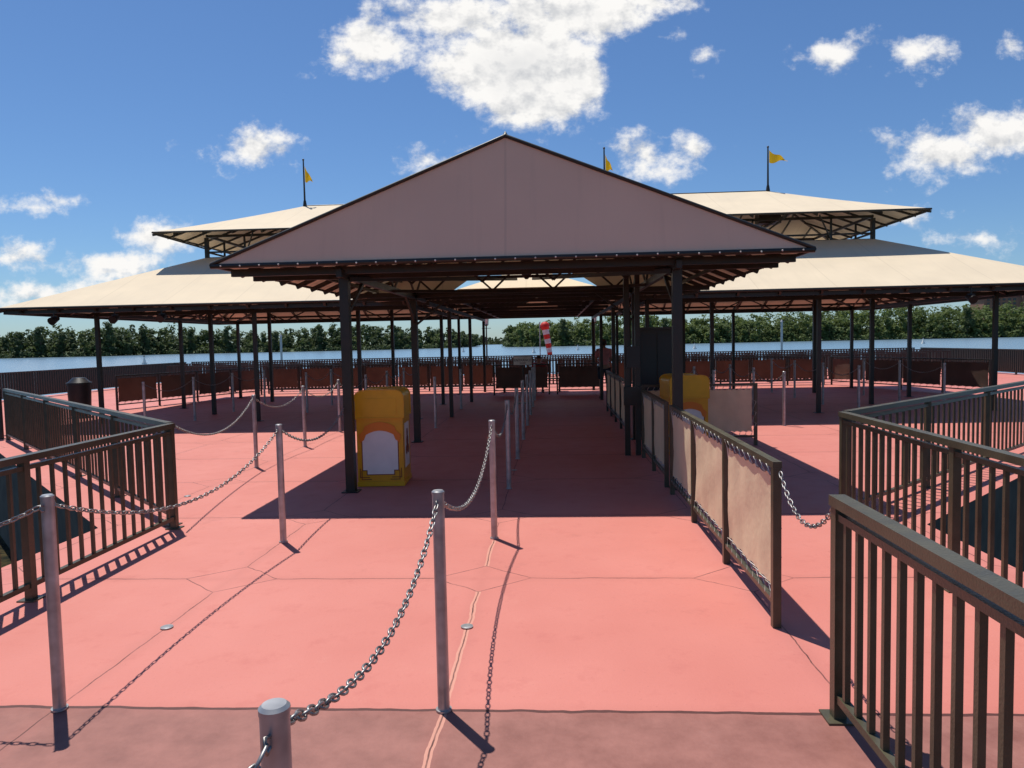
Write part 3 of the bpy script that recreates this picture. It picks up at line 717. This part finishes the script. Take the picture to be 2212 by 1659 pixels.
e=empty('rubbish_bin',(-11.8,17.2,0),label='dark round rubbish bin by the pavilion',category='rubbish bin'); t=MB(); t.tube((0,0,.03),(0,0,.8),.24,16,.27); t.obj('body',M['black'],e)
t=MB(); t.tube((0,0,.801),(0,0,.86),.29,16); t.tube((0,0,.86),(0,0,.98),.26,16,.14); t.obj('lid',M['black'],e)
e=empty('control_cabinet',(1.72,12.2,0),label='tall dark equipment cabinet beside the walkway',category='cabinet')
t=MB(); t.box((-.30,-.2,.12),(.30,.2,1.8)); t.obj('body',M['dark'],e)
t=MB(); t.box((-.33,-.24,1.801),(.33,.24,1.84)); t.obj('cap',M['dark'],e)
t=MB(); t.box((-.27,-.215,.2),(-.01,-.201,1.72)); t.obj('door',M['black'],e)
t=MB(); t.box((.01,-.215,.2),(.27,-.201,1.72)); t.obj('door',M['black'],e)
t=MB(); t.box((-.26,-.16,0),(.26,.16,.119)); t.obj('plinth',M['black'],e)
e=empty('utility_post',(1.12,10.22,0),label='dark double post with small switch box beside the walkway',category='post')
t=MB(); t.beam((-.075,0,0),(-.075,0,2.9),.075,.075); t.obj('post',M['dark'],e)
t=MB(); t.beam((.075,0,0),(.075,0,2.9),.07,.07); t.obj('post',M['dark'],e)
t=MB(); t.box((-.09,-.11,1.25),(.10,-.038,1.55)); t.obj('switch_box',M['black'],e)
t=MB(); t.box((-.13,-.10,.72),(.12,-.038,.98)); t.obj('lower_box',M['dark'],e)
e=empty('entrance_sign',(-.80,19.0,0),label='cream entrance sign on a dark post in the queue',category='sign')
t=MB(); t.tube((0,.03,0),(0,.03,1.1),.02,8); t.tube((0,.03,.001),(0,.03,.02),.15,14); t.obj('post',M['dark'],e)
t=MB(); t.box((-.25,-.008,1.02),(.25,.008,1.27)); t.obj('frame',M['dark'],e)
t=MB(); t.box((-.240,-.012,1.03),(.240,-.0085,1.26)); t.obj('board',M['signcream'],e)
t=MB(); t.box((-.08,-.0135,1.07),(.08,-.0125,1.085)); t.obj('underline',M['black'],e)
cu=bpy.data.curves.new('lettering','FONT'); cu.body='ENTRANCE'; cu.size=.088; cu.align_x='CENTER'; cu.extrude=.001
tmp=bpy.data.objects.new('tmp_text',cu); coll.objects.link(tmp); bpy.context.view_layer.update()
me=bpy.data.meshes.new_from_object(tmp.evaluated_get(bpy.context.evaluated_depsgraph_get())); bpy.data.objects.remove(tmp)
me.materials.clear(); me.materials.append(M['black']); o=mk('lettering',me,e,(0,-.0145,1.125)); o.rotation_euler=(math.pi/2,0,0)
wx,wy=-.35,36.2
e=empty('windsock',(wx,wy,-1.5),label='limp red and white striped windsock on a pole by the water',category='windsock')
t=MB(); t.tube((-.28,0,-1.5),(-.28,0,4.1),.025,8); t.tube((-.28,0,4.07),(.0,0,4.07),.015,6); t.obj('pole',M['steel'],e)
t=MB(); t.ell((-.02,0,3.88),(.24,.24,.24),14,10); t.obj('hood',M['red'],e)
t=MB()
segs=[(0,0,3.72,.17),(.05,0,3.48,.16),(.09,0,3.25,.155),(.13,0,3.02,.15),(.16,0,2.8,.14),(.19,0,2.58,.13),(.21,0,2.42,.12)]
for i,(a,bb) in enumerate(zip(segs[:-1],segs[1:])): t.tube(a[:3],bb[:3],a[3],12,bb[3],mi=i%2,caps=False)
t.obj('striped_sock',[M['whitenylon'],M['red']],e)
e=empty('lamp_post',(0,0,0)); t=MB(); t.tube((0,0,0),(0,0,.3),.09,10,.05); t.tube((0,0,.3),(0,0,2.35),.038,10,.028); t.beam((-.2,0,2.25),(.2,0,2.25),.02,.02); t.obj('post',M['dark'],e)
t=MB(); t.tube((0,0,2.35),(0,0,2.4),.05,6,.11); t.tube((0,0,2.68),(0,0,2.82),.15,6,.02); t.ell((0,0,2.85),(.02,.02,.04),6,4)
for i in range(6):
    a=math.pi*2*i/6; t.tube((.09*math.cos(a),.09*math.sin(a),2.4),(.12*math.cos(a),.12*math.sin(a),2.68),.008,4)
t.obj('lantern_frame',M['dark'],e)
t=MB(); t.tube((0,0,2.402),(0,0,2.678),.08,6,.108); t.obj('lantern_glass',M['lampglass'],e)
e.location=(-2.85,31,0); e['label']='dark lantern lamp post at the dock edge'; e['category']='lamp post'; e['group']='lamp posts on the dock'
dup(e,(1.75,30,0))
e=empty('mooring_pole',(0,0,0)); t=MB(); t.tube((0,0,-3),(0,0,4.2),.13,10,.11); t.obj('shaft',M['steel'],e); t=MB(); t.tube((0,0,4.2),(0,0,4.45),.17,10,.03); t.obj('cap',M['steel'],e)
e['label']='pale mooring pole standing in the lake'; e['category']='pole'; e['group']='poles in the lake'; e.location=(-28.5,74,-1.5)
dup(e,(25,80,-1.0)); 
e=empty('marker_buoy',(0,0,0)); t=MB(); t.tube((0,0,-.3),(0,0,.35),.6,12,.5); t.tube((0,0,.35),(0,0,1.6),.35,12,.1); t.obj('float',M['white'],e); t=MB(); t.ell((0,0,1.7),(.16,.16,.16),8,6); t.obj('top_light',M['black'],e)
e['label']='small white marker buoy floating on the lake'; e['category']='buoy'; e['group']='buoys on the lake'; e.location=(-88,150,-1.5)
for x,y in ((-62,210),(-30,240),(-5,190),(8,230),(40,205),(110,220)): dup(e,(x,y,-1.5))
e=empty('lifebuoy',(7.45,11.18,.62),label='red and white life ring hung on the diagonal railing',category='lifebuoy')
e.rotation_euler=(0,0,math.radians(43))
t=MB(); nu,nv=32,10
for i in range(nu):
    a=2*math.pi*i/nu
    for j in range(nv):
        bb=2*math.pi*j/nv; rr=.28+.06*math.cos(bb); t.v.append((rr*math.cos(a),.06*math.sin(bb)-.08,rr*math.sin(a)))
for i in range(nu):
    for j in range(nv):
        t.f.append([i*nv+j,((i+1)%nu)*nv+j,((i+1)%nu)*nv+(j+1)%nv,i*nv+(j+1)%nv]); t.s.append(True); t.m.append(1 if (i//4)%2 else 0)
t.obj('ring',[M['whitenylon'],M['red']],e)
t=MB(); t.rope([(.36*math.cos(a),-.08,.36*math.sin(a)) for a in np.linspace(0,2*math.pi,25)],.008,5); t.obj('grab_rope',M['cord'],e)
# ---------------------------------------------------------------- people
def skinmesh(name,verts,edges,rad,matl,parent,sub=2,root=0):
    me=bpy.data.meshes.new(name); me.from_pydata(verts,edges,[]); o=mk(name,me,parent)
    sk=o.modifiers.new('skin','SKIN'); sk.use_smooth_shade=True
    for i,r in enumerate(rad):
        d=me.skin_vertices[0].data[i]; d.radius=(r[0],r[1]) if isinstance(r,tuple) else (r,r); d.use_root=(i==root)
    ss=o.modifiers.new('sub','SUBSURF'); ss.levels=sub; ss.render_levels=sub
    me.materials.append(matl); return o
def person(loc,rz,label,J,shirt):
    e=empty('person',loc,label=label,category='person'); e.rotation_euler=(0,0,rz)
    vs=[];ed=[];ra=[];ix={}
    def a(n,p,r,par=None):
        ix[n]=len(vs); vs.append(p); ra.append(r)
        if par: ed.append((ix[par],ix[n]))
    a('pelvis',J['pelvis'],(.13,.10)); a('spine',J['spine'],(.12,.09),'pelvis'); a('chest',J['chest'],(.14,.10),'spine'); a('neck',J['neck'],.055,'chest')
    h=V(J['head']); a('jaw',tuple(h+V((0,.01,-.06))),(.062,.07),'neck'); a('head',tuple(h),(.078,.095),'jaw'); a('crown',tuple(h+V((0,-.005,.075))),(.06,.07),'head')
    a('nose',tuple(h+V((0,.11,-.02))),.012,'head')
    for sg,sn in ((1,'r'),(-1,'l')):
        m=lambda k:(J[k][0]*sg,J[k][1],J[k][2])
        a('ear'+sn,tuple(h+V((.085*sg,-.005,-.01))),.014,'head')
        a('sh'+sn,m('sh'),.058,'chest'); a('el'+sn,m('el'),.042,'sh'+sn); a('wr'+sn,m('wr'),.027,'el'+sn); 
        w=V(m('wr')); d=(w-V(m('el'))).normalized(); pc=w+d*.06; a('pa'+sn,tuple(pc),(.036,.018),'wr'+sn)
        sd_=d.cross(V((0,0,1))).normalized()
        for i,fl_ in enumerate((.075,.085,.08,.062)):
            q=pc+d*.03+sd_*(i-1.5)*.02; a('f%d'%i+sn,tuple(q),.009,'pa'+sn); a('g%d'%i+sn,tuple(q+d*fl_*.6+V((0,0,-.01))),.008,'f%d'%i+sn); a('h%d'%i+sn,tuple(q+d*fl_*.85+V((0,0,-.03))),.007,'g%d'%i+sn)
        q=w+d*.03-sd_*.035*sg; a('t'+sn,tuple(q),.010,'wr'+sn); a('u'+sn,tuple(q+d*.035-sd_*.015*sg),.009,'t'+sn)
        a('hi'+sn,m('hi'),.085,'pelvis'); a('kn'+sn,m('kn'),.055,'hi'+sn); a('ca'+sn,tuple(V(m('kn')).lerp(V(m('an')),.35)),.052,'kn'+sn); a('an'+sn,m('an'),.034,'ca'+sn); a('to'+sn,m('to'),.036,'an'+sn)
    skinmesh('body',vs,ed,ra,M['skin'],e)
    P=lambda k,sg=1:(J[k][0]*sg,J[k][1],J[k][2])
    mid=lambda k1,k2,t_,sg:tuple(V(P(k1,sg)).lerp(V(P(k2,sg)),t_))
    sv=[P('pelvis'),P('spine'),P('chest'),mid('chest','neck',.7,1),P('sh',1),mid('sh','el',.75,1),P('sh',-1),mid('sh','el',.75,-1)]
    skinmesh('shirt',sv,[(0,1),(1,2),(2,3),(2,4),(4,5),(2,6),(6,7)],[(.155,.125),(.15,.12),(.165,.125),.07,.078,.066,.078,.066],shirt,e)
    sv=[tuple(V(P('pelvis'))+V((0,0,.04))),P('hi',1),mid('hi','kn',.85,1),P('hi',-1),mid('hi','kn',.85,-1)]
    skinmesh('shorts',sv,[(0,1),(1,2),(0,3),(3,4)],[(.15,.12),.11,.085,.11,.085],M['navy'],e)
    t=MB(); t.ell(tuple(h+V((0,-.022,.035))),(.094,.105,.098),14,10); t.obj('hair',M['hair'],e)
    for sg in (1,-1): t=MB(); t.ell(tuple(h+V((.03*sg,.088,.008))),(.011,.008,.008),8,6); t.obj('eye',M['black'],e)
    for sg in (1,-1):
        t=MB(); an=V(P('an',sg)); to=V(P('to',sg)); c=an.lerp(to,.55); t.ell((c.x,c.y,.045),(.05,.14,.045),12,8); t.obj('shoe',M['shoe'],e)
stand=dict(pelvis=(0,0,.90),spine=(0,.04,1.10),chest=(0,.12,1.30),neck=(0,.18,1.42),head=(0,.24,1.54),sh=(.17,.12,1.34),el=(.22,.18,1.08),wr=(.15,.40,1.02),hi=(.09,0,.84),kn=(.10,.03,.47),an=(.10,-.03,.09),to=(.11,.12,.04))
person((1.43,20.1,0),0,'person in pink shirt and dark shorts leaning forward by the rail',stand,M['pinkshirt'])
sit=dict(pelvis=(0,0,.52),spine=(0,-.02,.70),chest=(0,.06,.86),neck=(0,.12,.97),head=(0,.17,1.07),sh=(.17,.07,.90),el=(.22,.14,.68),wr=(.12,.32,.62),hi=(.09,.04,.50),kn=(.11,.44,.50),an=(.11,.42,.09),to=(.12,.56,.04))
person((-.45,23.35,0),math.pi,'person in dark red shirt hunched on a bench behind the barrier',sit,M['redshirt'])
e=empty('bench',(-.7,23.45,0),label='wooden bench behind the canvas barrier',category='bench')
t=MB()
for k in range(4): t.box((-1.1,-.2+k*.11,.41),(1.1,-.095+k*.11,.44))
t.obj('seat',M['wood'],e)
for x in (-.9,.9):
    t=MB(); t.box((x-.03,-.18,0),(x+.03,.2,.409)); t.obj('leg',M['dark'],e)
